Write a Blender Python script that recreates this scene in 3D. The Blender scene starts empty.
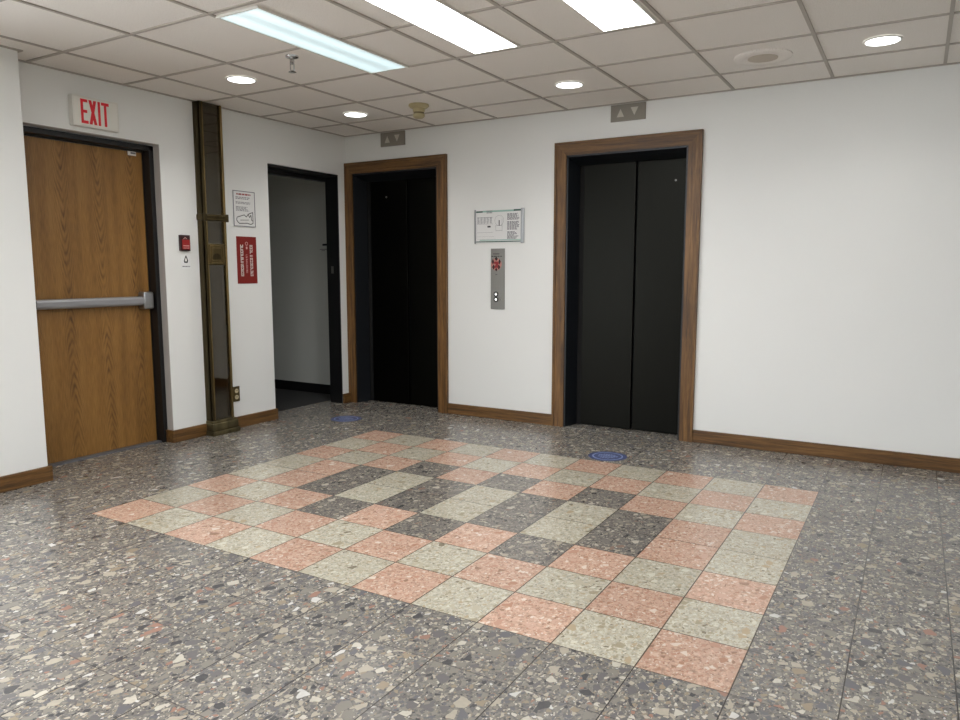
import bpy, bmesh, math, random
from mathutils import Vector, Matrix
random.seed(7)
scn = bpy.context.scene
COL = scn.collection
PI = math.pi
T = 0.3048                       # floor tile module
YW, XL, XS = 3.36, -1.045, -0.83  # elevator wall, left wall, stub wall surfaces
ZC = 2.585                       # ceiling height

# ------------------------------------------------------------------ materials
def lin(c):
    return tuple(((v/255)/12.92 if v/255 <= .04045 else ((v/255+.055)/1.055)**2.4) for v in c) + (1,)

class NT:
    def __init__(s, name):
        s.m = bpy.data.materials.new(name); s.m.use_nodes = True
        s.t = s.m.node_tree; s.bsdf = s.t.nodes['Principled BSDF']
    def n(s, typ, ins=None, **kw):
        nd = s.t.nodes.new(typ)
        for k, v in kw.items(): setattr(nd, k, v)
        for k, v in (ins or {}).items(): s.put(nd.inputs[k], v)
        return nd
    def put(s, sock, v):
        if isinstance(v, bpy.types.NodeSocket): s.t.links.new(v, sock)
        else: sock.default_value = v
    def math(s, op, a, b=0.0, c=None, clamp=False):
        nd = s.n('ShaderNodeMath', {0: a, 1: b}, operation=op); nd.use_clamp = clamp
        if c is not None: s.put(nd.inputs[2], c)
        return nd.outputs[0]
    def mix(s, fac, a, b, blend='MIX'):
        nd = s.n('ShaderNodeMix', data_type='RGBA', blend_type=blend)
        s.put(nd.inputs[0], fac); s.put(nd.inputs[6], a); s.put(nd.inputs[7], b)
        return nd.outputs[2]
    def ramp(s, fac, stops, interp='LINEAR'):
        nd = s.n('ShaderNodeValToRGB', {0: fac}); cr = nd.color_ramp; cr.interpolation = interp
        while len(cr.elements) < len(stops): cr.elements.new(.5)
        for e, (p, c) in zip(cr.elements, stops): e.position = p; e.color = c
        return nd.outputs[0]
    def set(s, **kw):
        for k, v in kw.items(): s.put(s.bsdf.inputs[k.replace('_', ' ')], v)
    def pos(s):
        return s.n('ShaderNodeNewGeometry').outputs['Position']
    def bump(s, h, strength=.1, dist=.002):
        s.put(s.bsdf.inputs['Normal'], s.n('ShaderNodeBump', {'Height': h, 'Strength': strength, 'Distance': dist}).outputs[0])

def plain(name, rgb, rough=.5, metal=0.0, spec=.5):
    k = NT(name); k.set(Base_Color=lin(rgb), Roughness=rough, Metallic=metal); k.bsdf.inputs['Specular IOR Level'].default_value = spec
    return k.m

def emit(name, rgb, strength):
    k = NT(name); k.set(Base_Color=lin((235, 240, 240)), Emission_Color=lin(rgb), Emission_Strength=strength, Roughness=.4)
    return k.m

def paint(name, rgb):
    k = NT(name); p = k.pos()
    nz = k.n('ShaderNodeTexNoise', {'Vector': p, 'Scale': 260.0, 'Detail': 3.0}).outputs[0]
    n2 = k.n('ShaderNodeTexNoise', {'Vector': p, 'Scale': 1.3, 'Detail': 2.0}).outputs[0]
    c = lin(rgb); d = tuple(v*.96 for v in c[:3]) + (1,)
    k.set(Base_Color=k.mix(n2, c, d), Roughness=.55); k.bsdf.inputs['Specular IOR Level'].default_value = .3
    k.bump(nz, .05, .001)
    return k.m

def oak(name, axis, dark=1.0):
    """straight oak grain running along one axis"""
    k = NT(name); p = k.pos()
    sc = [46.0, 46.0, 46.0]; sc[axis] = 2.2
    v = k.n('ShaderNodeMapping', {'Vector': p, 'Scale': tuple(sc)}).outputs[0]
    n1 = k.n('ShaderNodeTexNoise', {'Vector': v, 'Scale': 1.0, 'Detail': 5.0, 'Roughness': .62, 'Distortion': .4}).outputs[0]
    sc2 = [260.0, 260.0, 260.0]; sc2[axis] = 16.0
    v2 = k.n('ShaderNodeMapping', {'Vector': p, 'Scale': tuple(sc2)}).outputs[0]
    n2 = k.n('ShaderNodeTexNoise', {'Vector': v2, 'Scale': 1.0, 'Detail': 2.0}).outputs[0]
    f = k.math('ADD', k.math('MULTIPLY', n1, .75), k.math('MULTIPLY', n2, .25))
    S = lambda r, g, b: lin((r*dark, g*dark, b*dark))
    k.set(Base_Color=k.ramp(f, [(.34, S(70, 44, 18)), (.47, S(108, 74, 34)), (.56, S(130, 92, 46)), (.68, S(154, 112, 62))]), Roughness=.46)
    k.bump(n2, .08, .001)
    return k.m

def veneer():
    """book of oak veneer strips with cathedral figure: door leaf in the YZ plane"""
    k = NT('door_veneer'); p = k.pos()
    sp = k.n('ShaderNodeSeparateXYZ', {0: p}); y, z = sp.outputs[1], sp.outputs[2]
    strip = k.math('FLOOR', k.math('DIVIDE', k.math('SUBTRACT', y, .525), .255))
    u = k.math('SUBTRACT', k.math('FRACT', k.math('DIVIDE', k.math('SUBTRACT', y, .525), .255)), .5)
    lowv = k.n('ShaderNodeMapping', {'Vector': p, 'Scale': (1.0, 3.0, 1.2)}).outputs[0]
    n1 = k.n('ShaderNodeTexNoise', {'Vector': lowv, 'Scale': 1.0, 'Detail': 2.0}).outputs[0]
    n3 = k.n('ShaderNodeTexNoise', {'Vector': k.n('ShaderNodeMapping', {'Vector': p, 'Scale': (1.0, 60.0, 9.0)}).outputs[0], 'Scale': 1.0, 'Detail': 3.0}).outputs[0]
    uu = k.math('ADD', k.math('ABSOLUTE', u), k.math('MULTIPLY', k.math('SUBTRACT', n3, .5), .03))
    a = k.math('ABSOLUTE', k.math('SUBTRACT', z, k.math('ADD', 1.12, k.math('MULTIPLY', strip, .04))))
    h = k.math('ADD', k.math('MULTIPLY', a, -13.0), k.math('MULTIPLY', k.math('MULTIPLY', uu, uu), 42.0))
    sr = k.n('ShaderNodeTexWhiteNoise', {'W': strip}, noise_dimensions='1D').outputs[0]
    h = k.math('ADD', h, k.math('ADD', k.math('MULTIPLY', n1, 4.5), k.math('MULTIPLY', sr, 9.7)))
    h = k.math('ADD', h, k.math('MULTIPLY', n3, .55))
    h = k.math('ADD', h, k.math('MULTIPLY', uu, 5.0))
    ring = k.math('ADD', k.math('MULTIPLY', k.math('SINE', k.math('MULTIPLY', h, 2*PI)), .5), .5)
    ring = k.math('POWER', ring, 1.6)
    near = k.math('SUBTRACT', 1.0, k.math('MULTIPLY', k.math('ABSOLUTE', u), 3.3), clamp=True)
    ring = k.math('MULTIPLY', ring, k.math('ADD', k.math('MULTIPLY', near, .9), .12))
    fine = k.n('ShaderNodeTexNoise', {'Vector': k.n('ShaderNodeMapping', {'Vector': p, 'Scale': (1.0, 340.0, 14.0)}).outputs[0], 'Scale': 1.0, 'Detail': 3.0}).outputs[0]
    broad = k.n('ShaderNodeTexNoise', {'Vector': k.n('ShaderNodeMapping', {'Vector': p, 'Scale': (1.0, 14.0, .8)}).outputs[0], 'Scale': 1.0, 'Detail': 2.0}).outputs[0]
    base = k.ramp(k.math('ADD', k.math('MULTIPLY', fine, .55), k.math('MULTIPLY', broad, .45)), [(.36, lin((112, 78, 34))), (.5, lin((136, 97, 45))), (.64, lin((152, 111, 56)))])
    patch = k.n('ShaderNodeTexNoise', {'Vector': k.n('ShaderNodeMapping', {'Vector': p, 'Scale': (1.0, 22.0, 7.0)}).outputs[0], 'Scale': 1.0, 'Detail': 3.0}).outputs[0]
    patch = k.math('ADD', .1, k.math('MULTIPLY', k.math('SUBTRACT', patch, .3), 2.2), clamp=True)
    c = k.mix(k.math('MULTIPLY', ring, patch), base, lin((78, 49, 17)))
    k.set(Base_Color=c, Roughness=.42); k.bump(fine, .06, .0006)
    return k.m

def terrazzo(name, base, chips, alb=.8, big=.55, bigscale=24.0, midkeep=.5, seam=(58, 53, 49), seamfac=1.0, seamw=.0025):
    k = NT(name); p = k.pos()
    wob = k.n('ShaderNodeTexNoise', {'Vector': p, 'Scale': 34.0, 'Detail': 2.0}).outputs[1]
    off = k.n('ShaderNodeVectorMath', {0: wob, 1: (.5, .5, .5)}, operation='SUBTRACT').outputs[0]
    off = k.n('ShaderNodeVectorMath', {0: off, 3: .014}, operation='SCALE').outputs[0]
    sp = k.n('ShaderNodeSeparateXYZ', {0: p}); x, y = sp.outputs[0], sp.outputs[1]
    tx = k.math('DIVIDE', x, T); ty = k.math('DIVIDE', y, T)
    cell = k.n('ShaderNodeCombineXYZ', {0: k.math('FLOOR', tx), 1: k.math('FLOOR', ty), 2: .5}).outputs[0]
    wn = k.n('ShaderNodeTexWhiteNoise', {'Vector': cell}, noise_dimensions='3D')
    tilerand = wn.outputs[0]
    # every tile is its own casting: shift the chip field per tile
    toff = k.n('ShaderNodeVectorMath', {0: wn.outputs[1], 3: 37.0}, operation='SCALE').outputs[0]
    q = k.n('ShaderNodeVectorMath', {0: p, 1: off}, operation='ADD').outputs[0]
    q = k.n('ShaderNodeVectorMath', {0: q, 1: toff}, operation='ADD').outputs[0]
    nz = k.n('ShaderNodeTexNoise', {'Vector': q, 'Scale': 55.0, 'Detail': 4.0, 'Roughness': .7}).outputs[0]
    b = lin(base); lo = tuple(v*.62 for v in b[:3])+(1,); hi = tuple(min(1, v*1.4) for v in b[:3])+(1,)
    col = k.ramp(nz, [(.32, lo), (.5, b), (.68, hi)])
    for scale, keep, edge, rmax in ((150.0, .5, .05, .12), (64.0, midkeep, .06, .2), (bigscale, big, .07, .34)):
        rot = k.n('ShaderNodeMapping', {'Vector': q, 'Rotation': (0, 0, scale*.37), 'Scale': (1.0, .78, 1.0)}).outputs[0]
        F1 = k.n('ShaderNodeTexVoronoi', {'Vector': rot, 'Scale': scale}, voronoi_dimensions='2D', feature='F1')
        DE = k.n('ShaderNodeTexVoronoi', {'Vector': rot, 'Scale': scale}, voronoi_dimensions='2D', feature='DISTANCE_TO_EDGE')
        rgb = k.n('ShaderNodeSeparateColor', {0: F1.outputs['Color']})
        r, g, bb = rgb.outputs[0], rgb.outputs[1], rgb.outputs[2]
        thr = k.math('ADD', edge, k.math('MULTIPLY', bb, rmax))
        on = k.math('MULTIPLY', k.math('GREATER_THAN', DE.outputs[0], thr), k.math('LESS_THAN', r, keep))
        n = len(chips); tot = sum(w for w, _ in chips); acc = 0; stops = []
        for w, c in chips: stops.append((acc/tot, lin(c))); acc += w
        chip = k.ramp(g, stops, 'CONSTANT')
        chip = k.mix(k.math('MULTIPLY', nz, .5), chip, b, 'MIX')
        col = k.mix(on, col, chip)
    # tile to tile tone
    tone = k.math('MULTIPLY', alb, k.math('ADD', .93, k.math('MULTIPLY', tilerand, .14)))
    hsv = k.n('ShaderNodeHueSaturation', {'Value': tone, 'Color': col}); col = hsv.outputs[0]
    # joints
    def joint(t):
        f = k.math('FRACT', t); d = k.math('MINIMUM', f, k.math('SUBTRACT', 1.0, f))
        return k.math('LESS_THAN', d, seamw/T)
    jx, jy = joint(tx), joint(ty)
    j = k.math('MAXIMUM', jx, k.math('MULTIPLY', jy, seamfac))
    col = k.mix(k.math('MULTIPLY', j, .95), col, lin(seam))
    rn = k.n('ShaderNodeTexNoise', {'Vector': p, 'Scale': 1.7, 'Detail': 2.0}).outputs[0]
    k.set(Base_Color=col, Roughness=k.math('ADD', .19, k.math('MULTIPLY', rn, .12)), IOR=1.5)
    k.bump(k.math('MULTIPLY', j, -1.0), .25, .0008)
    return k.m

def ceiling_tile():
    k = NT('ceiling_tile'); p = k.pos()
    n1 = k.n('ShaderNodeTexNoise', {'Vector': p, 'Scale': 240.0, 'Detail': 3.0, 'Roughness': .7}).outputs[0]
    n2 = k.n('ShaderNodeTexVoronoi', {'Vector': p, 'Scale': 95.0}, voronoi_dimensions='2D').outputs[0]
    pit = k.math('LESS_THAN', n2, k.math('MULTIPLY', n1, .3))
    c = k.mix(n1, lin((232, 227, 220)), lin((244, 240, 234)))
    c = k.mix(k.math('MULTIPLY', pit, .35), c, lin((168, 160, 150)))
    k.set(Base_Color=c, Roughness=.95); k.bsdf.inputs['Specular IOR Level'].default_value = .1
    k.bump(k.math('SUBTRACT', n1, pit), .35, .002)
    return k.m

def brushed(name, rgb, rough, axis=2, metal=1.0):
    k = NT(name); p = k.pos()
    sc = [420.0]*3; sc[axis] = 4.0
    n1 = k.n('ShaderNodeTexNoise', {'Vector': k.n('ShaderNodeMapping', {'Vector': p, 'Scale': tuple(sc)}).outputs[0], 'Scale': 1.0, 'Detail': 2.0}).outputs[0]
    c = lin(rgb); d = tuple(v*.78 for v in c[:3])+(1,)
    k.set(Base_Color=k.mix(n1, c, d), Metallic=metal, Roughness=k.math('ADD', rough-.05, k.math('MULTIPLY', n1, .1)))
    return k.m

def old_brass(name, rgb, rough):
    k = NT(name); p = k.pos()
    n1 = k.n('ShaderNodeTexNoise', {'Vector': k.n('ShaderNodeMapping', {'Vector': p, 'Scale': (14.0, 14.0, 2.0)}).outputs[0], 'Scale': 1.0, 'Detail': 4.0}).outputs[0]
    c = lin(rgb); d = tuple(v*.5 for v in c[:3])+(1,)
    k.set(Base_Color=k.mix(k.ramp(n1, [(.35, (0, 0, 0, 1)), (.65, (1, 1, 1, 1))]), c, d), Metallic=.9, Roughness=rough)
    return k.m

def glass(name, tint, fac):
    k = NT(name); t = k.t; t.nodes.remove(k.bsdf)
    tr = k.n('ShaderNodeBsdfTransparent', {0: lin(tint)}); gl = k.n('ShaderNodeBsdfGlossy', {0: (.9, .9, .9, 1), 'Roughness': .03})
    fr = k.n('ShaderNodeFresnel', {'IOR': 1.5}).outputs[0]
    mx = k.n('ShaderNodeMixShader', {0: fr, 1: tr.outputs[0], 2: gl.outputs[0]})
    t.links.new(mx.outputs[0], t.nodes['Material Output'].inputs[0])
    return k.m

def ghost_print(name, paper, ink, sx, sz):
    k = NT(name); k.set(Base_Color=lin(ink), Roughness=.6); return k.m

CHIP_G = [(20, (196, 187, 168)), (6, (222, 214, 197)), (24, (148, 142, 132)), (15, (112, 110, 110)), (10, (66, 67, 72)), (10, (108, 109, 114)), (8, (166, 150, 126)), (3, (172, 128, 110)), (3, (232, 229, 222))]
CHIP_C = [(30, (192, 183, 160)), (16, (208, 200, 180)), (14, (160, 148, 120)), (8, (182, 160, 126)), (3, (112, 98, 76)), (10, (226, 220, 200))]
CHIP_P = [(24, (210, 174, 154)), (14, (192, 148, 126)), (12, (226, 198, 176)), (8, (238, 224, 206)), (8, (176, 130, 106)), (4, (146, 114, 94))]
CHIP_D = [(18, (126, 121, 114)), (14, (96, 94, 93)), (18, (148, 141, 131)), (9, (62, 62, 65)), (13, (182, 172, 154)), (6, (204, 196, 180)), (3, (146, 120, 104))]
M = {}
M['gray'] = terrazzo('gray_terrazzo', (128, 124, 118), CHIP_G, alb=.78, big=.56, bigscale=27.0, midkeep=.6, seam=(58, 54, 52), seamfac=.6, seamw=.002)
M['cream'] = terrazzo('cream_terrazzo', (192, 187, 170), CHIP_C, big=.3, bigscale=30.0, midkeep=.4, seam=(78, 68, 58))
M['pink'] = terrazzo('pink_terrazzo', (200, 166, 145), CHIP_P, big=.26, bigscale=30.0, midkeep=.45, seam=(78, 66, 56))
M['dark'] = terrazzo('dark_terrazzo', (122, 117, 110), CHIP_D, big=.5, bigscale=28.0, midkeep=.55, seam=(50, 46, 43))
M['wall'] = paint('white_wall_paint', (235, 236, 233))
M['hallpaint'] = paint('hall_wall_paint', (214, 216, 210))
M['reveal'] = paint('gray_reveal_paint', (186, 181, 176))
M['ceiling'] = ceiling_tile()
M['grid'] = plain('ceiling_grid_paint', (176, 169, 160), .6)
M['oak_v'] = oak('oak_upright', 2, .9); M['oak_x'] = oak('oak_along_wall', 0, .86); M['oak_y'] = oak('oak_along_side', 1, .86)
M['veneer'] = veneer()
M['black'] = plain('black_frame_paint', (17, 17, 18), .42)
M['bronze'] = brushed('dark_bronze_doors', (27, 27, 24), .36, 2, .95)
M['jamb'] = plain('dark_blue_gray_enamel', (24, 27, 31), .36, .15)
M['gap'] = plain('black_gap', (6, 6, 6), .9)
M['alu'] = brushed('aluminium', (176, 178, 180), .36, 1)
M['barpaint'] = plain('gray_bar_enamel', (150, 150, 152), .38, .3)
M['steel'] = brushed('stainless_plate', (150, 149, 144), .34, 2, .85)
M['chrome'] = plain('chrome', (200, 200, 200), .12, 1.0)
M['brass'] = old_brass('aged_brass', (116, 101, 68), .36)
M['brass_hi'] = old_brass('brass_highlight', (164, 140, 94), .26)  # lighter copy of the brass, its highlights put into the colour
M['brass_dk'] = old_brass('dark_brass', (82, 71, 48), .48)
M['brass_base'] = old_brass('dull_brass', (122, 112, 82), .6)
M['chuteback'] = plain('dark_chute_interior', (50, 45, 37), .7)
M['glass'] = glass('smoked_glass', (190, 182, 166), 1)
M['white'] = plain('white_plastic', (226, 224, 216), .4)
M['signwhite'] = plain('sign_white', (232, 230, 222), .45)
M['paper'] = plain('paper', (226, 226, 224), .55)
M['paperwhite'] = plain('warm_paper_white', (236, 237, 236), .5)
M['emblempink'] = plain('emblem_pink', (186, 128, 118), .5)
M['ink'] = plain('gray_ink', (120, 118, 124), .6)
M['inkdark'] = plain('dark_ink', (52, 52, 54), .6)
M['inkred'] = plain('red_ink', (150, 44, 48), .6)
M['inkpink'] = plain('pale_pink_ink', (222, 178, 172), .6)
M['exitred'] = plain('exit_red', (224, 18, 40), .4)
M['red'] = plain('sign_red', (126, 27, 19), .6)
M['alarmred'] = plain('alarm_red', (150, 30, 30), .35)
M['alarmdark'] = plain('alarm_dark_red', (48, 14, 16), .5)
M['green'] = plain('dark_green_band', (32, 84, 70), .5)
M['greenlight'] = plain('pale_green_band', (150, 186, 174), .5)
M['lantern'] = plain('lantern_plate', (138, 132, 122), .5)
M['arrow'] = plain('arrow_lens', (196, 190, 178), .35)
M['beige'] = plain('yellowed_plastic', (182, 170, 132), .45)
M['beigedk'] = plain('yellowed_grille', (120, 108, 76), .6)
M['speakergrey'] = plain('speaker_mesh', (198, 188, 174), .8)
M['blue'] = plain('decal_blue', (56, 66, 104), .5)
M['bluelight'] = plain('decal_pale_blue', (140, 152, 186), .5)
M['carpet'] = plain('shaded_hall_carpet', (44, 44, 44), .95)  # carpet tone with the hallway's shade put into the colour
M['cream_pl'] = plain('ivory_socket', (214, 200, 160), .4)
M['threshold'] = plain('threshold_metal', (120, 122, 128), .4, .6)
def dim_lens():
    k = NT('lens_dim'); x = k.n('ShaderNodeSeparateXYZ', {0: k.pos()}).outputs[0]
    u = k.math('DIVIDE', k.math('SUBTRACT', x, .64), .302)       # two tubes glow through the lens
    f = k.math('ADD', .78, k.math('MULTIPLY', k.math('COSINE', k.math('MULTIPLY', u, 4*PI)), -.18))
    k.set(Base_Color=lin((225, 238, 240)), Emission_Color=lin((220, 247, 253)), Emission_Strength=k.math('MULTIPLY', f, .92), Roughness=.3)
    return k.m
LA = dim_lens()
LB = emit('lens_bright', (250, 251, 254), 18.0)
LD = emit('downlight_lens', (250, 252, 255), 7.0)

# ------------------------------------------------------------------ mesh builder
class MB:
    def __init__(s): s.bm = bmesh.new()
    def box(s, x0, x1, y0, y1, z0, z1, bev=0.0, seg=2):
        t = bmesh.new(); bmesh.ops.create_cube(t, size=1)
        for v in t.verts:
            v.co = Vector((x0+(v.co.x+.5)*(x1-x0), y0+(v.co.y+.5)*(y1-y0), z0+(v.co.z+.5)*(z1-z0)))
        if bev: bmesh.ops.bevel(t, geom=list(t.edges), offset=bev, segments=seg, affect='EDGES', profile=.5)
        s.add(t); return s
    def add(s, t, mat=None):
        if mat is not None: t.transform(mat)
        me = bpy.data.meshes.new('tmp'); t.to_mesh(me); t.free(); s.bm.from_mesh(me); bpy.data.meshes.remove(me)
    def prism(s, pts, axis, a, b):
        """closed polygon pts (2D in the two other axes, in order) extruded from a to b along axis"""
        def P(u, v, w):
            return {0: (w, u, v), 1: (u, w, v), 2: (u, v, w)}[axis]
        t = bmesh.new()
        A = [t.verts.new(P(u, v, a)) for u, v in pts]; B = [t.verts.new(P(u, v, b)) for u, v in pts]
        t.faces.new(A); t.faces.new(B)
        n = len(pts)
        for i in range(n): t.faces.new((A[i], A[(i+1) % n], B[(i+1) % n], B[i]))
        bmesh.ops.recalc_face_normals(t, faces=t.faces); s.add(t); return s
    def cyl(s, c, r, h, axis=2, n=40, r2=None):
        t = bmesh.new(); bmesh.ops.create_cone(t, cap_ends=True, segments=n, radius1=r, radius2=r if r2 is None else r2, depth=h)
        R = {0: Matrix.Rotation(PI/2, 4, 'Y'), 1: Matrix.Rotation(-PI/2, 4, 'X'), 2: Matrix.Identity(4)}[axis]
        s.add(t, Matrix.Translation(c) @ R); return s
    def lathe(s, c, prof, n=48):
        """prof: (r, z) list, spun round a vertical axis through c"""
        t = bmesh.new(); rings = []
        for r, z in prof:
            if r < 1e-6: rings.append([t.verts.new((c[0], c[1], c[2]+z))])
            else: rings.append([t.verts.new((c[0]+r*math.cos(2*PI*i/n), c[1]+r*math.sin(2*PI*i/n), c[2]+z)) for i in range(n)])
        for A, B in zip(rings, rings[1:]):
            for i in range(n):
                j = (i+1) % n
                if len(A) == 1 and len(B) == 1: continue
                if len(A) == 1: t.faces.new((A[0], B[j], B[i]))
                elif len(B) == 1: t.faces.new((A[i], A[j], B[0]))
                else: t.faces.new((A[i], A[j], B[j], B[i]))
        bmesh.ops.recalc_face_normals(t, faces=t.faces); s.add(t); return s
    def ring(s, c, r0, r1, h, axis=2, n=48):
        t = bmesh.new(); vs = []
        for r in (r0, r1):
            for z in (-h/2, h/2): vs.append([t.verts.new((r*math.cos(2*PI*i/n), r*math.sin(2*PI*i/n), z)) for i in range(n)])
        a, b, d, e = vs
        for i in range(n):
            j = (i+1) % n
            for p, q in ((a, b), (b, e), (e, d), (d, a)): t.faces.new((p[i], p[j], q[j], q[i]))
        bmesh.ops.recalc_face_normals(t, faces=t.faces)
        R = {0: Matrix.Rotation(PI/2, 4, 'Y'), 1: Matrix.Rotation(-PI/2, 4, 'X'), 2: Matrix.Identity(4)}[axis]
        s.add(t, Matrix.Translation(c) @ R); return s
    def build(s, name, mat, parent=None, smooth=False):
        me = bpy.data.meshes.new(name); s.bm.to_mesh(me); s.bm.free()
        for m in (mat if isinstance(mat, (list, tuple)) else [mat]): me.materials.append(m)
        o = bpy.data.objects.new(name, me); COL.objects.link(o)
        if parent is not None:
            o.parent = parent; o.matrix_parent_inverse = Matrix.Identity(4)
            me.transform(Matrix.Translation(-world_loc(parent)))
        if smooth:
            me.polygons.foreach_set('use_smooth', [True]*len(me.polygons))
            try: me.set_sharp_from_angle(angle=math.radians(35))
            except Exception: pass
        return o

def world_loc(o):
    v = Vector(o.location)
    while o.parent: o = o.parent; v = v + o.location
    return v
def tag(o, label, cat, group=None, kind=None):
    o['label'] = label; o['category'] = cat
    if group: o['group'] = group
    if kind: o['kind'] = kind
    return o
def thing(name, loc, label, cat, group=None, kind=None):
    o = bpy.data.objects.new(name, None); COL.objects.link(o); o.location = loc; o.empty_display_size = .05
    return tag(o, label, cat, group, kind)
def struct(o, label, cat): return tag(o, label, cat, None, 'structure')
def dup(root, loc):
    r = root.copy(); COL.objects.link(r); r.location = loc
    for ch in root.children:
        c = ch.copy(); COL.objects.link(c); c.parent = r
        for g in ch.children:
            d = g.copy(); COL.objects.link(d); d.parent = c
    return r

# ------------------------------------------------------------------ setting
XR, YB = 7.2, -6.5     # far ends of the lobby, out of view
E1, E2, EH = -0.465, 1.775, .49      # elevator centres and half opening
# floor: quads with a material per tile
bm = bmesh.new(); mi = {'gray': 0, 'cream': 1, 'pink': 2, 'dark': 3}
def quad(x0, x1, y0, y1, k):
    f = bm.faces.new([bm.verts.new(v) for v in ((x0, y0, 0), (x1, y0, 0), (x1, y1, 0), (x0, y1, 0))]); f.material_index = mi[k]
PX, PY = 11*T, 8*T
quad(-1.28, 0, YB, YW+.2, 'gray'); quad(PX, XR, YB, YW+.2, 'gray'); quad(0, PX, YB, 0, 'gray'); quad(0, PX, PY, YW+.2, 'gray')
for c in range(11):
    for r in range(8):
        rr = min(r, 7-r)
        k = 'pink' if (c+rr) % 2 == 0 else 'cream'
        if rr == 3 and 2 <= c <= 8: k = 'dark' if c % 2 == 0 else 'cream'
        if rr == 2 and c in (3, 5, 7): k = 'dark'
        quad(c*T, (c+1)*T, r*T, (r+1)*T, k)
bmesh.ops.remove_doubles(bm, verts=bm.verts, dist=1e-5)
g = MB(); g.bm.free(); g.bm = bm
struct(g.build('floor', [M['gray'], M['cream'], M['pink'], M['dark']]), 'polished gray terrazzo tile floor with pink and cream tile rectangle', 'floor')
struct(MB().box(-3.4, -1.28, 1.4, 3.7, -.03, 0).build('floor_hall', M['carpet']), 'dark floor of the hallway behind the open black doorway', 'floor')

# elevator wall with two openings
WT = .34
w = MB()
OL = (E1-EH-.012, E1+EH+.012, E2-EH-.012, E2+EH+.012); OZ = 2.24
w.box(XL, OL[0], YW, YW+WT, 0, ZC+.1); w.box(OL[1], OL[2], YW, YW+WT, 0, ZC+.1); w.box(OL[3], XR, YW, YW+WT, 0, ZC+.1)
w.box(OL[0], OL[1], YW, YW+WT, OZ, ZC+.1); w.box(OL[2], OL[3], YW, YW+WT, OZ, ZC+.1)
struct(w.build('wall_back', M['wall']), 'white wall holding the two elevators', 'wall')
# left wall: exit door recess, pier with the chute, hallway doorway
D1a, D1b, D1z = .318, 1.308, 2.222
D2a, D2b, D2z = 2.352, 3.247, 2.217
w = MB()
w.box(-1.245, XL, D1b, D2a, 0, ZC+.1); w.box(-1.245, XL, D1a, D1b, D1z, ZC+.1); w.box(-1.245, XL, D2a, D2b, D2z, ZC+.1)
w.box(-1.2, XL, D2b, YW+.34, 0, ZC+.1)
w.box(-1.245, XL, .2, D1a, 0, ZC+.1)
struct(w.build('wall_left', M['wall']), 'white wall with the oak exit door and the open doorway', 'wall')
struct(MB().box(-1.245, XS, -.95, .238, 0, ZC+.1, .003).box(-1.0, XS, YB, -4.6, 0, ZC+.1).box(-1.0, XS, -4.6, -.95, 2.3, ZC+.1).build('wall_stub', M['wall']), 'white wall projecting at the far left beside the exit door', 'wall')
struct(MB().box(-1.3, XR+.2, YB-.2, YB, 0, ZC+.1).build('wall_front', M['wall']), 'white wall behind the camera', 'wall')
struct(MB().box(XR, XR+.2, YB, YW+WT, 0, ZC+.1).build('wall_right', M['wall']), 'white wall closing the lobby on the right', 'wall')
WY0, WY1, WZ = -4.6, -.95, 2.3  # unseen window opening added to bring daylight into the lobby
w = MB(); w.box(XS-.13, XS-.07, WY0, WY1, WZ-.05, WZ); w.box(XS-.13, XS-.07, WY0, WY1, .0, .06)
for i in range(4): w.box(XS-.13, XS-.07, WY0+i*(WY1-WY0-.05)/3, WY0+.05+i*(WY1-WY0-.05)/3, .06, WZ-.05)
struct(w.build('added_window_1', M['black']), 'black frame of an added window beside the camera, out of view', 'window')
# hallway behind the doorway
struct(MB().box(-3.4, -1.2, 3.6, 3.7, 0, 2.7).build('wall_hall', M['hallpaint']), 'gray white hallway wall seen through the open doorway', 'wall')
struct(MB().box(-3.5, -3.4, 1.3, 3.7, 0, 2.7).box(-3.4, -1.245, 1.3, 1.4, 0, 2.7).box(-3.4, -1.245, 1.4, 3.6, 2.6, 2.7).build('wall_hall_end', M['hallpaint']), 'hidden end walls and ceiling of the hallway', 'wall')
struct(MB().box(-3.4, -1.25, 3.586, 3.6, 0, .1, .003).build('baseboard_hall', M['black']), 'black baseboard at the foot of the hallway wall', 'baseboard')

# ceiling: acoustic tiles over a grid of tee bars
struct(MB().box(-1.3, XR+.2, YB-.2, YW+.1, ZC+.004, ZC+.1).build('ceiling', M['ceiling']), 'suspended ceiling of textured off-white acoustic tiles', 'ceiling')
gx = [-.632, .008, .637, 1.285, 1.943, 2.572, 3.212, 3.845, 4.485, 5.125, 5.765, 6.405, 7.045]
gy = [2.875, 2.285, 1.68, 1.043, .392, -.24, -.86, -1.48, -2.1, -2.72, -3.34, -3.96, -4.58, -5.2, -5.82, -6.44]
w = MB()
for x in gx: w.box(x-.0095, x+.0095, YB, YW, ZC-.003, ZC+.0045)
for y in gy: w.box(XL, XR, y-.0095, y+.0095, ZC-.0028, ZC+.0045)
w.box(XL, XR, YW-.02, YW, ZC-.003, ZC+.0045); w.box(XL, XL+.02, .2, YW, ZC-.0029, ZC+.0045); w.box(XS, XS+.02, YB, .24, ZC-.0029, ZC+.0045)
w.box(XL, XS+.02, .238, .258, ZC-.003, ZC+.0045)
struct(w.build('trim_ceiling_grid', M['grid']), 'gray beige metal tee bars between the ceiling tiles', 'ceiling grid')

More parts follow.
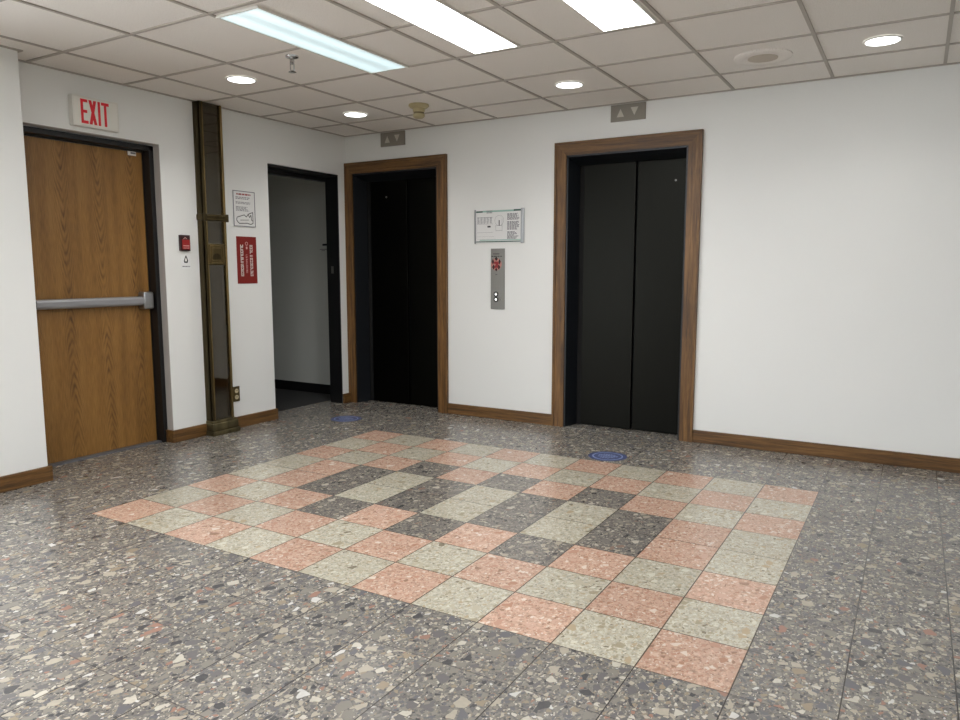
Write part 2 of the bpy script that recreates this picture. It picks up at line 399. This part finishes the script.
# baseboards (oak, small round-over at the top)
BH, BT = .096, .02
def bb(name, segs, mat, label):
    w = MB()
    for s_ in segs: w.box(*s_, 0, BH, .004)
    return struct(w.build(name, mat), label, 'baseboard')
CO = .1  # casing width
bb('baseboard_back', [(E1+EH+CO-.002, E2-EH-CO+.002, YW-BT, YW), (E2+EH+CO-.002, XR, YW-BT, YW)], M['oak_x'], 'oak baseboard along the elevator wall')
bb('baseboard_left', [(XL, XL+BT, D1b-.0, 1.598, ), (XL-.066, XL+BT, D1b-BT, D1b+.001), (XL, XL+BT, 1.852, D2a), (XL-.1, XL+BT, D2a-.001, D2a+BT*.6), (XL-.003, XL+BT, D2b-.004, YW)], M['oak_y'], 'oak baseboard along the left wall around the brass chute')
bb('baseboard_stub', [(XS, XS+BT, -.95, .238), (XL, XS+BT, .237, .256)], M['oak_y'], 'oak baseboard at the foot of the projecting white wall')

# exit door (flush oak) in its recess
d = thing('door_1', (-1.19, .8, 0), 'flush oak exit door with gray push bar under the exit sign', 'door', kind='structure')
w = MB().prism([(.37, .012), (1.262, .012), (1.262, 2.165), (.37, 2.165)], 0, -1.235, -1.19); w.build('door_leaf', M['veneer'], d)
w = MB(); w.box(-1.245, -1.112, 1.271, 1.3055, 0, 2.213, .002); w.box(-1.245, -1.112, .32, .362, 0, 2.213, .002); w.box(-1.245, -1.112, .32, 1.3055, 2.178, 2.213, .002)
w.box(-1.245, -1.186, 1.2635, 1.275, 0, 2.2); w.box(-1.245, -1.186, .36, .3685, 0, 2.2); w.box(-1.245, -1.186, .36, 1.27, 2.167, 2.19)
w.build('door_frame', M['black'], d)
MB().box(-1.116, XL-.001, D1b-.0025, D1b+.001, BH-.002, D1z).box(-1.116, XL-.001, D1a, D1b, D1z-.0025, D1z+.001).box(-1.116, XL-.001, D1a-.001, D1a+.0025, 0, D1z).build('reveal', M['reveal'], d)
MB().box(-1.245, -1.14, .36, 1.27, 0, .01, .002).build('threshold', M['threshold'], d)
w = MB(); w.prism([(-1.145, 1.053), (-1.128, 1.06), (-1.122, 1.072), (-1.122, 1.1), (-1.128, 1.112), (-1.145, 1.119)], 1, .40, 1.175)
w.box(-1.19, -1.14, .40, 1.175, 1.063, 1.109)
pb = w.build('push_bar', M['barpaint'], d)
MB().box(-1.19, -1.118, 1.17, 1.253, 1.024, 1.152, .012, 3).build('bar_housing', M['alu'], pb, True)
MB().box(-1.19, -1.1895, 1.152, 1.218, 2.138, 2.172).build('label_sticker', M['signwhite'], d)
MB().box(-1.1895, -1.1892, 1.175, 1.215, 2.150, 2.162).build('sticker_print', M['ink'], d)

# open doorway
d = thing('door_2', (-1.15, 2.8, 0), 'open doorway with black metal frame between chute and elevator', 'doorway', kind='structure')
w = MB(); w.box(-1.203, XL-.004, D2b-.012, D2b-.001, 0, D2z-.002, .002); w.box(-1.25, XL-.012, D2a+.001, D2a+.012, 0, D2z-.002, .002); w.box(-1.25, XL-.012, D2a+.002, D2b-.002, D2z-.02, D2z-.002, .002)
w.box(-1.25, -1.19, D2a+.01, D2b-.01, D2z-.06, D2z-.012)
w.build('door_frame', M['black'], d)
MB().box(-1.15, -1.12, D2b-.0135, D2b-.0118, 1.28, 1.35).build('strike_plate', M['steel'], d)
t = thing('wall_hook', (-1.53, 3.6, 1.56), 'small dark fitting on hallway wall beside the black doorway jamb', 'fitting')
MB().box(-1.58, -1.5, 3.585, 3.6, 1.565, 1.585, .002).build('plate', M['black'], t)
MB().box(-1.62, -1.53, 3.59, 3.6, 1.525, 1.532).box(-1.60, -1.56, 3.592, 3.6, 1.512, 1.517).build('rail', M['ink'], t)

# elevators
def elevator(cx, label):
    t = thing('elevator', (cx, YW, 0), label, 'elevator', 'elevator entrances')
    a, b = cx-EH, cx+EH; zt = 2.228; zo = 2.33
    # casing, mitred
    yo, yi = YW-.022, YW
    def cas(pts): return MB().prism(pts, 1, yo, yi)
    l = cas([(a-CO, 0), (a, 0), (a, zt), (a-CO, zo)]); l.prism([(a-CO-.002, 0), (a-CO+.016, 0), (a-CO+.016, zo-.016), (a-CO-.002, zo+.002)], 1, yo-.008, yi)
    l.build('casing', M['oak_v'], t)
    l = cas([(b, 0), (b+CO, 0), (b+CO, zo), (b, zt)]); l.prism([(b+CO-.016, 0), (b+CO+.002, 0), (b+CO+.002, zo+.002), (b+CO-.016, zo-.016)], 1, yo-.008, yi)
    l.build('casing', M['oak_v'], t)
    l = cas([(a, zt), (b, zt), (b+CO, zo), (a-CO, zo)]); l.prism([(a-CO+.016, zo-.016), (b+CO-.016, zo-.016), (b+CO+.002, zo+.002), (a-CO-.002, zo+.002)], 1, yo-.008, yi)
    l.build('casing', M['oak_x'], t)
    # metal jambs: front lip and deep return
    w = MB(); y1 = YW+.13
    w.prism([(a-.004, YW-.012), (a+.014, YW-.012), (a+.022, YW+.01), (a+.056, y1), (a-.004, y1)], 2, 0, zt-.006)
    w.prism([(b+.004, YW-.012), (b-.014, YW-.012), (b-.022, YW+.01), (b-.05, y1), (b+.004, y1)], 2, 0, zt-.006)
    w.prism([(YW-.012, zt+.003), (YW-.012, zt-.014), (YW+.01, zt-.022), (y1, zt-.068), (y1, zt+.003)], 0, a-.003, b+.003)
    w.build('jamb_frame', M['jamb'], t)
    MB().box(a-.01, b+.01, y1+.055, y1+.075, -.001, zt+.01).build('shaft_gap', M['gap'], t)
    mid = cx+.043
    MB().box(a+.09, mid-.004, YW+.142, YW+.165, .008, zt-.03, .003).build('door_panel', M['bronze'], t)
    MB().box(mid+.008, b-.0, YW+.150, YW+.175, .008, zt-.02, .003).build('door_panel', M['bronze'], t)
    MB().box(a+.0, a+.088, YW+.15, YW+.17, 0, zt-.02).build('shaded_return', M['gap'], t)  # black strip stands in for the shade deep in the jamb
    MB().box(a+.0, b-.0, YW-.01, YW+.185, -.002, .003).build('sill', M['gray'], t)
    return t
e1 = elevator(E1, 'dark elevator with oak casing in the corner beside open doorway')
e2 = elevator(E2, 'dark elevator with oak casing just right of the steel call panel')
# small keyholes in the right panels
MB().cyl((2.13, YW+.149, 2.0), .008, .004, 1, 20).build('key_hole', M['steel'], e2)
MB().cyl((-.668, YW+.141, 2.01), .010, .004, 1, 20).build('key_hole', M['steel'], e1)

# ------------------------------------------------------------------ things on the elevator wall
def lantern(cx, label):
    t = thing('hall_lantern', (cx, YW, 2.515), label, 'elevator indicator', 'elevator hall lanterns')
    x0, x1, z0, z1 = cx-.139, cx+.139, 2.452, 2.578
    MB().box(x0, x1, YW-.012, YW, z0, z1, .002).build('plate', M['lantern'], t)
    MB().prism([(cx-.088, z0+.032), (cx-.03, z0+.032), (cx-.059, z1-.034)], 1, YW-.0145, YW-.011).build('up_arrow', M['arrow'], t)
    MB().prism([(cx+.022, z1-.03), (cx+.082, z1-.03), (cx+.052, z0+.036)], 1, YW-.0145, YW-.011).build('down_arrow', M['arrow'], t)
lantern(-.469, 'gray up and down arrow plate over the corner elevator')
lantern(1.789, 'gray up and down arrow plate over the elevator right of call panel')

def textlines(w, x0, x1, z0, z1, n, y, ax=1, gap=.45, rag=.3, th=.0003):
    h = (z1-z0)/n
    for i in range(n):
        zt = z1-i*h; xe = x1-(x1-x0)*rag*random.random()
        x = x0
        while x < xe-.002:
            wl = random.uniform(.012, .03)*(x1-x0)/.14
            e = min(x+wl, xe)
            if ax == 1: w.box(x, e, y-th, y, zt-h*(1-gap), zt)
            else: w.box(y, y+th, x, e, zt-h*(1-gap), zt)
            x = e+.006*(x1-x0)/.14

# evacuation map holder
t = thing('wall_map', (.655, YW, 1.685), 'framed white evacuation map with green bands above the call panel', 'map')
x0, x1, z0, z1 = .415, .9, 1.54, 1.832
MB().box(x0+.008, x1-.02, YW-.008, YW, z0+.004, z1-.004).build('sheet', M['paper'], t)
MB().box(x0, x0+.013, YW-.016, YW, z0, z1, .002).build('frame_rail', M['alu'], t)
MB().box(x1-.03, x1, YW-.016, YW, z0, z1, .003).build('frame_rail', M['alu'], t)
yf = YW-.0084
for q in ((x0+.014, x0+.08, yf, YW-.007, z1-.025, z1-.012), (x1-.10, x1-.031, yf, YW-.007, z1-.022, z1-.008), (x0+.014, x1-.031, yf, YW-.007, z0+.012, z0+.021)): MB().box(*q).build('green_band', M['green'], t)
for q in ((x0+.08, x1-.10, yf, YW-.007, z1-.024, z1-.01), (x0+.05, x1-.031, yf, YW-.007, z0+.026, z0+.034)): MB().box(*q).build('pale_band', M['greenlight'], t)
w = MB()
textlines(w, .535, .60, 1.792, 1.822, 2, yf+.0001)
for k in range(5): textlines(w, .442+k*.031, .465+k*.031, 1.71, 1.765, 6, yf+.0001, rag=.1)
w.box(.438, .60, yf-.0002, yf, 1.7065, 1.708); w.box(.438, .60, yf-.0002, yf, 1.764, 1.766)
w.box(.44, .63, yf-.0002, yf, 1.578, 1.579); w.box(.44, .61, yf-.0002, yf, 1.60, 1.601); w.box(.44, .60, yf-.0002, yf, 1.635, 1.6365)
w.box(.622, .69, yf-.0002, yf, 1.691, 1.693); w.box(.625, .627, yf-.0002, yf, 1.65, 1.692); w.box(.687, .689, yf-.0002, yf, 1.645, 1.75); w.box(.625, .689, yf-.0002, yf, 1.648, 1.65)
w.ring((.66, yf, 1.735), .0425, .044, .0006, 1)
textlines(w, .738, .858, 1.735, 1.792, 7, yf+.0001, gap=.3); textlines(w, .738, .86, 1.652, 1.725, 8, yf+.0001, gap=.3); textlines(w, .738, .858, 1.575, 1.64, 7, yf+.0001, gap=.3, rag=.5)
w.build('printing', M['ink'], t)
for q in ((.655, .664, yf-.0004, yf, 1.69, 1.738), (.543, .575, yf-.0004, yf, 1.678, 1.692)): MB().box(*q).build('black_mark', M['inkdark'], t)

# call panel
t = thing('call_panel', (.645, YW, 1.235), 'tall steel elevator call plate with red fire emblem and two buttons', 'call panel')
x0, x1, z0, z1 = .576, .714, .974, 1.497; yf = YW-.008
MB().box(x0, x1, yf, YW, z0, z1, .003).build('plate', M['steel'], t)
cx, cz = .632, 1.362
em = MB().cyl((cx, yf-.0004, cz), .053, .0012, 1, 48).build('fire_emblem', M['emblempink'], t)
w = MB()
def dia(ux, uz, rx, rz): w.prism([(ux-rx, uz), (ux, uz-rz), (ux+rx, uz), (ux, uz+rz)], 1, yf-.0018, yf-.0009)
for sx, sz, rx, rz in ((0, .047, .016, .019), (-.033, .022, .012, .025), (.033, .022, .012, .025), (-.026, -.024, .015, .022), (.026, -.024, .015, .022), (0, -.046, .012, .016)): dia(cx+sx, cz+sz, rx, rz)
w.build('emblem_points', M['alarmdark'], em)
w = MB().prism([(cx-.022, cz-.03), (cx-.008, cz-.036), (cx-.004, cz+.002), (cx-.03, cz+.008), (cx-.014, cz+.024), (cx+.014, cz+.024), (cx+.03, cz+.008), (cx+.018, cz-.006), (cx+.022, cz-.03)], 1, yf-.0022, yf-.0012).build('emblem_heart', M['inkred'], em)
w = MB(); textlines(w, cx-.03, cx+.03, 1.44, 1.455, 1, yf+.0001, rag=0); textlines(w, cx-.05, cx+.055, 1.42, 1.434, 1, yf+.0001, rag=0); w.build('engraving', M['inkdark'], t)
w = MB(); textlines(w, cx-.01, cx+.012, 1.268, 1.276, 1, yf+.0001, rag=0); w.build('small_engraving', M['inkdark'], t)
for bz in (1.104, 1.058):
    c = MB().ring((.631, yf-.002, bz), .0108, .0222, .006, 1, 32).build('button_ring', M['black'], t)
    MB().cyl((.631, yf-.002, bz), .0109, .005, 1, 32).build('button', emit('button_lamp', (255, 255, 250), 1.2), c)
w = MB()
for i in range(5): w.cyl((.664+.011*(i % 2), yf-.0005, 1.045+.016*i), .0035, .001, 1, 12)
w.build('braille_dots', M['chrome'], t)

# ------------------------------------------------------------------ things on the left wall
# exit sign
t = thing('exit_sign', (XL, .81, 2.345), 'white box sign with red EXIT lettering above the oak door', 'exit sign')
y0, y1, z0, z1 = .648, .97, 2.25, 2.445; xf = XL+.046
MB().box(XL, xf, y0, y1, z0, z1, .004).build('housing', M['white'], t)
MB().box(xf-.001, xf+.0015, y0+.012, y1-.012, z0+.012, z1-.012, .001).build('face', M['signwhite'], t)
w = MB(); xa, xb = xf+.0012, xf+.0026
za, zb = z0+.02, z1-.02; s_ = .017; h = .0085
def rect(ya, yb, z_a, z_b): w.box(xa, xb, ya, yb, z_a, z_b)
ye = .702; rect(ye, ye+s_, za, zb); rect(ye+s_, ye+.048, zb-.019, zb); rect(ye+s_, ye+.048, za, za+.019); rect(ye+s_, ye+.043, (za+zb)/2-.0095, (za+zb)/2+.0095)
yx = .757; w.prism([(yx, zb), (yx+s_+.003, zb), (yx+.054, za), (yx+.054-s_-.003, za)], 0, xa, xb); w.prism([(yx, za), (yx+s_+.003, za), (yx+.054, zb), (yx+.054-s_-.003, zb)], 0, xa, xb-.0003)
yi = .820; rect(yi, yi+s_, za, zb)
yt = .845; rect(yt, yt+.054, zb-.019, zb); rect(yt+.0185, yt+.0355, za, zb-.019)
w.build('lettering', M['exitred'], t)

# fire alarm pull station and its small sign
t = thing('fire_alarm', (XL, 1.478, 1.515), 'small red fire alarm box beside the brass chute', 'fire alarm')
y0, y1, z0, z1 = 1.434, 1.523, 1.456, 1.576
MB().box(XL, XL+.02, y0, y1, z0, z1, .003).build('housing', M['alarmdark'], t)
MB().box(XL+.018, XL+.027, y0+.014, y1-.008, z0+.012, z1-.034, .003).build('handle', M['alarmred'], t)
MB().box(XL+.0265, XL+.0278, y0+.02, y1-.016, z0+.036, z0+.041).build('white_line', M['inkpink'], t)
MB().box(XL+.0265, XL+.0278, y0+.02, y1-.016, z0+.02, z0+.024).build('white_line', M['inkpink'], t)
MB().prism([(1.463, z1-.03), (1.478, z1-.022), (1.493, z1-.03), (1.493, z1-.026), (1.478, z1-.017), (1.463, z1-.026)], 0, XL+.0195, XL+.021).build('white_arrow', M['inkpink'], t)
t = thing('alarm_sign', (XL, 1.487, 1.377), 'small white sign with gray flame symbol under red alarm', 'sign')
MB().box(XL, XL+.002, 1.446, 1.532, 1.323, 1.432).build('plate', M['paperwhite'], t)
fl = lambda s: [(1.489+s*u, 1.39+s*v) for u, v in ((-.014, -.024), (.014, -.024), (.02, -.006), (.014, .012), (.004, .034), (-.004, .026), (-.012, .008), (-.019, -.008))]
MB().prism(fl(1), 0, XL+.0018, XL+.0026).build('flame_symbol', M['inkdark'], t)
MB().prism(fl(.5), 0, XL+.0024, XL+.003).build('flame_centre', M['signwhite'], t)
w = MB(); textlines(w, 1.456, 1.524, 1.334, 1.343, 1, XL+.0019, 0, gap=.1, rag=0); w.build('printing', M['ink'], t)

# mail chute
t = thing('mail_chute', (XL, 1.717, 0), 'tall aged brass and smoked glass mail chute from floor to ceiling', 'mail chute')
XF = -.965; ya, yb = 1.612, 1.822; z0, z1 = .11, ZC-.004
MB().box(XL+.001, XL+.012, ya+.004, yb-.004, z0, z1).build('back_plate', M['chuteback'], t)
MB().box(XL, XF-.006, ya, ya+.006, z0, z1).build('side_plate', M['brass_dk'], t)
MB().box(XL, XF-.006, yb-.006, yb, z0, z1).build('side_plate', M['brass_dk'], t)
MB().box(XF-.026, XF, ya, ya+.024, z0, z1, .002).build('brass_stile', M['brass_dk'], t)
MB().box(XF-.004, XF+.004, ya+.016, ya+.026, z0, z1, .001).build('highlight_bead', M['brass_hi'], t)  # bright line along the stile, a highlight painted as lighter brass
MB().box(XF-.026, XF, yb-.022, yb, z0, z1, .002).box(XF-.002, XF+.004, yb-.024, yb-.016, z0, z1, .001).build('brass_stile', M['brass_hi'], t)
MB().box(XF-.014, XF-.009, ya+.03, yb-.02, z0, z1).build('glass_panel', M['glass'], t)
w = MB(); w.box(XL+.002, XF+.012, ya-.012, yb+.012, 1.694, 1.742, .006, 2); w.box(XF, XF+.016, ya-.014, ya+.012, 1.688, 1.748, .004); w.box(XF, XF+.016, yb-.012, yb+.014, 1.688, 1.748, .004)
bd = w.build('bracket_band', M['brass_dk'], t)
MB().box(XF+.010, XF+.015, ya+.02, yb-.02, 1.701, 1.707).box(XF+.010, XF+.015, ya+.02, yb-.02, 1.729, 1.735).build('band_bead', M['brass'], bd)
y0, y1, za, zb = 1.63, 1.79, 1.352, 1.516
pl = MB().box(XF-.008, XF+.006, y0, y1, za, zb, .003).build('plaque', M['brass'], t)
w = MB()
for q, dd in ((.012, .006), (.03, .004)):
    w.box(XF+.005, XF+.009, y0+q, y1-q, zb-q-dd, zb-q); w.box(XF+.005, XF+.009, y0+q, y1-q, za+q, za+q+dd); w.box(XF+.005, XF+.009, y0+q, y0+q+dd, za+q, zb-q); w.box(XF+.005, XF+.009, y1-q-dd, y1-q, za+q, zb-q)
w.build('plaque_border', M['brass_hi'], pl)
cy = (y0+y1)/2
MB().prism([(cy-.04, za+.045)]+[(cy-.04*math.cos(a*PI/12), za+.055+.035*math.sin(a*PI/12)) for a in range(13)]+[(cy+.04, za+.045)], 0, XF+.004, XF+.009).build('plaque_relief', M['brass_dk'], pl)
w = MB(); w.box(XL, XF+.028, ya-.022, yb+.038, 0, .036, .005); w.box(XL, XF+.018, ya-.014, yb+.03, .034, .1, .01, 3); w.box(XL, XF+.010, ya-.008, yb+.02, .095, .118, .008, 3)
w.build('base', M['brass_base'], t, True)

# notice poster
t = thing('notice_poster', (XL, 2.075, 1.815), 'white printed notice with a drawing above the red sign', 'notice')
y0, y1, z0, z1 = 1.962, 2.192, 1.668, 1.957; xf = XL+.006
MB().box(XL-.001, xf, y0, y1, z0, z1).build('sheet', M['paper'], t)
w = MB(); e = .006; xa, xb = xf-.0005, xf+.002
w.box(xa, xb, y0, y1, z1-e, z1); w.box(xa, xb, y0, y1, z0, z0+e); w.box(xa, xb, y0, y0+e, z0, z1); w.box(xa, xb, y1-e, y1, z0, z1)
w.build('border', M['ink'], t)
w = MB(); textlines(w, 2.0, 2.15, 1.922, 1.936, 1, xf-.0001, 0, gap=.1, rag=0); w.build('title', M['inkred'], t)
for q in ((1.99, 2.14, 1.885, 1.908, 2), (1.99, 2.155, 1.848, 1.868, 2), (1.99, 2.13, 1.79, 1.83, 4)):
    w = MB(); textlines(w, *q, xf-.0001, 0); w.build('printed_paragraph', M['ink'], t)
w = MB()
def stroke(pts, wd=.003):
    for (a0, b0), (a1, b1) in zip(pts, pts[1:]):
        dx, dz = a1-a0, b1-b0; L = math.hypot(dx, dz); nx, nz = -dz/L*wd, dx/L*wd
        w.prism([(a0+nx, b0+nz), (a1+nx, b1+nz), (a1-nx, b1-nz), (a0-nx, b0-nz)], 0, xf-.0003, xf+.0006)
stroke([(2.0, 1.708), (1.992, 1.722), (1.998, 1.742), (2.04, 1.755), (2.075, 1.765), (2.095, 1.748), (2.115, 1.772), (2.165, 1.79), (2.165, 1.70), (2.14, 1.69), (2.1, 1.698), (2.02, 1.693), (2.0, 1.708)])
stroke([(2.115, 1.772), (2.13, 1.745), (2.145, 1.768), (2.15, 1.725), (2.165, 1.72)]); stroke([(2.03, 1.72), (2.12, 1.725)], .002)
w.build('drawing', M['inkdark'], t)

# red sign, two columns of upright white lettering
t = thing('red_sign', (XL, 2.09, 1.39), 'tall red sign with sideways white lettering below white notice', 'sign')
y0, y1, z0, z1 = 1.983, 2.193, 1.2, 1.588; xf = XL+.004
MB().box(XL, xf, y0, y1, z0, z1, .001).build('plate', M['red'], t)
def column(yc, wd, za, zb, lo, hi, mat, name, name_gap=.15):
    w = MB(); z = zb
    while z > za+.004:
        hgt = random.uniform(lo, hi)
        e = max(z-hgt, za); 
        # a blocky upright glyph lying on its side
        w.box(xf-.0004, xf+.0005, yc-wd/2, yc-wd/2+wd*.24, e, z)
        k = random.random()
        if k < .6: w.box(xf-.0004, xf+.0005, yc-wd/2, yc+wd/2, z-hgt*.34, z)
        if k > .3: w.box(xf-.0004, xf+.0005, yc-wd/2, yc+wd/2, e, e+hgt*.3)
        if k > .5: w.box(xf-.0004, xf+.0005, yc+wd/2-wd*.24, yc+wd/2, e, z)
        z = e-hgt*.18-(hgt*.5 if random.random() < name_gap else 0)
    w.build(name, mat, t)
column(2.035, .029, 1.262, 1.52, .012, .017, M['signwhite'], 'lettering', .05)
column(2.135, .029, 1.262, 1.52, .013, .018, M['signwhite'], 'lettering', .2)
column(2.085, .016, 1.28, 1.44, .006, .009, M['inkpink'], 'small_lettering', .3)
MB().ring((xf, 2.088, 1.53), .011, .015, .001, 0, 24).box(xf-.0004, xf+.0005, 2.08, 2.096, 1.485, 1.505).build('emblem', M['inkpink'], t)

# brass outlet
t = thing('power_outlet', (XL, 1.92, .285), 'brass power outlet low on wall beside the chute', 'outlet')
MB().box(XL, XL+.007, 1.884, 1.954, .225, .352, .003).build('cover_plate', M['brass'], t)
for oz in (.262, .315):
    so = MB().cyl((XL+.0075, 1.919, oz), .018, .006, 0, 24).build('socket', M['cream_pl'], t)
    MB().box(XL+.0102, XL+.0112, 1.911, 1.914, oz-.002, oz+.008).box(XL+.0102, XL+.0112, 1.924, 1.927, oz-.002, oz+.008).build('slots', M['gap'], so)

# ------------------------------------------------------------------ floor decals
def decal(cx, cy, label):
    r = .135
    t = thing('floor_decal', (cx, cy, 0), label, 'floor sticker', 'round floor stickers')
    MB().cyl((cx, cy, .0006), r, .0012, 2, 64).build('disc', M['blue'], t)
    MB().ring((cx, cy, .0012), r*.72, r*.8, .0006).build('ring_line', M['bluelight'], t)
    w = MB(); rng = random.Random(3)
    for row, (yy, hw, hh) in enumerate(((.045, .045, .016), (.012, .07, .022), (-.026, .06, .016), (-.055, .035, .012))):
        x = -hw
        while x < hw:
            e = min(hw, x+rng.uniform(.008, .018)); w.box(cx+x, cx+e, cy+yy-hh/2, cy+yy+hh/2, .0011, .0015); x = e+.005
    w.build('lettering', M['bluelight'], t)
decal(1.965, 2.60, 'round blue floor sticker before the elevator right of call panel')
decal(-.515, 2.675, 'round blue floor sticker before the elevator in the corner')

# ------------------------------------------------------------------ ceiling fittings
def troffer(x0, x1, y0, y1, lens, label):
    t = thing('ceiling_light', ((x0+x1)/2, (y0+y1)/2, ZC), label, 'ceiling light', 'fluorescent ceiling lights')
    f = .014; zb = ZC-.009; w = MB()
    w.box(x0, x1, y0, y0+f, zb, ZC+.003, .002); w.box(x0, x1, y1-f, y1, zb, ZC+.003, .002); w.box(x0, x0+f, y0+f, y1-f, zb, ZC+.003, .002); w.box(x1-f, x1, y0+f, y1-f, zb, ZC+.003, .002)
    w.build('frame', M['white'], t)
    MB().box(x0+f, x1-f, y0+f, y1-f, ZC-.006, ZC+.0025).build('lens', lens, t)
    return t
troffer(.640, .942, .432, 1.672, LA, 'dimmer bluish fluorescent ceiling light nearest the exit sign')
troffer(1.440, 1.745, .432, 1.645, LB, 'bright white fluorescent ceiling light in the middle of three')
troffer(2.243, 2.548, .432, 1.645, LB, 'bright white fluorescent ceiling light, rightmost of the three in view')
for x in (.29, 1.44, 2.243, 4.16, 5.44): 
    for y in (-2.05, -4.53): troffer(x, x+.305, y, y+1.22, LB, 'added fluorescent ceiling light behind the camera, unseen, to light the lobby')  # unseen fixtures added to brighten the lobby

def downlight(cx, cy, label, en=38):
    t = thing('downlight', (cx, cy, ZC), label, 'downlight', 'round recessed downlights')
    MB().lathe((cx, cy, ZC), [(.099, .003), (.099, -.001), (.096, -.004), (.0885, -.005), (.087, -.003), (.087, .003)]).build('trim_ring', M['white'], t, True)
    MB().cyl((cx, cy, ZC+.0015), .0875, .008, 2, 48).build('lens', LD, t)
    ld = bpy.data.lights.new('downlight_beam', 'SPOT'); ld.energy = en; ld.spot_size = math.radians(140); ld.spot_blend = 1.0; ld.shadow_soft_size = .08; ld.color = (1, .985, .96)
    lo = bpy.data.objects.new('downlight_beam', ld); COL.objects.link(lo); lo.parent = t; lo.location = (0, 0, -.012)
downlight(-.222, 1.362, 'lit round downlight in ceiling near the brass chute top')
downlight(-.290, 2.617, 'lit round downlight in ceiling near the corner elevator')
downlight(1.622, 2.617, 'lit round downlight in ceiling just left of arrow plate of right elevator', 30)
downlight(3.53, 2.605, 'lit round downlight in ceiling near the round speaker', 18)

t = thing('ceiling_speaker', (2.895, 2.60, ZC), 'round beige ceiling speaker with darker centre', 'speaker')
MB().lathe((2.895, 2.6, ZC), [(.168, .004), (.168, -.003), (.16, -.009), (.11, -.011), (.1, -.006), (0, -.006)]).build('grille_ring', M['ceiling'], t, True)
MB().lathe((2.895, 2.6, ZC), [(.086, -.004), (.086, -.009), (.05, -.013), (0, -.014)]).build('centre_mesh', M['speakergrey'], t, True)

t = thing('sprinkler', (.46, 1.145, ZC), 'small chrome fire sprinkler hanging beside bluish light', 'sprinkler')
c = (.46, 1.145, ZC)
MB().lathe(c, [(.0, .004), (.04, .004), (.038, -.006), (.02, -.012), (0, -.012)]).build('escutcheon', M['chrome'], t, True)
MB().lathe(c, [(0, -.01), (.014, -.01), (.014, -.03), (.010, -.034), (.010, -.045), (0, -.045)]).build('body', M['chrome'], t, True)
MB().box(c[0]-.017, c[0]-.011, c[1]-.004, c[1]+.004, ZC-.082, ZC-.03, .002).box(c[0]+.011, c[0]+.017, c[1]-.004, c[1]+.004, ZC-.082, ZC-.03, .002).box(c[0]-.017, c[0]+.017, c[1]-.005, c[1]+.005, ZC-.086, ZC-.078, .002).build('yoke', M['chrome'], t)
MB().lathe(c, [(0, -.085), (.02, -.086), (.024, -.09), (.02, -.092), (0, -.092)], 24).build('deflector', M['chrome'], t, True)

t = thing('smoke_detector', (.36, 2.60, ZC), 'yellowed smoke detector hanging from ceiling before corner elevator', 'smoke detector')
c = (.36, 2.60, ZC)
MB().lathe(c, [(0, .004), (.078, .004), (.080, -.008), (.066, -.022), (.05, -.026), (0, -.026)]).build('base', M['beige'], t, True)
MB().lathe(c, [(0, -.024), (.048, -.024), (.046, -.05), (.038, -.055), (0, -.055)]).build('body', M['beige'], t, True)
MB().lathe(c, [(0, -.05), (.04, -.055), (.04, -.072), (0, -.072)]).build('grille', M['beigedk'], t, True)
MB().lathe(c, [(0, -.07), (.047, -.07), (.045, -.088), (.03, -.1), (0, -.102)]).build('cap', M['beige'], t, True)

# ------------------------------------------------------------------ world, camera
wd = bpy.data.worlds.new('world'); scn.world = wd; wd.use_nodes = True
wd.node_tree.nodes['Background'].inputs[0].default_value = (.93, .96, 1, 1); wd.node_tree.nodes['Background'].inputs[1].default_value = 7.0
cd = bpy.data.cameras.new('camera'); cam = bpy.data.objects.new('camera', cd); COL.objects.link(cam)
cam.location = (3.77855, -2.23984, 1.30770)
cam.rotation_euler = (1.44961893, 0.0000894, .534561487)
cd.sensor_width = 36.0; cd.lens = 734.194*36/960; cd.clip_start = .05; cd.clip_end = 100
scn.camera = cam
scn.view_settings.view_transform = 'Standard'; scn.view_settings.look = 'None'
scn.view_settings.exposure = 0.0; scn.view_settings.gamma = 1.0
scn.view_settings.use_curve_mapping = False
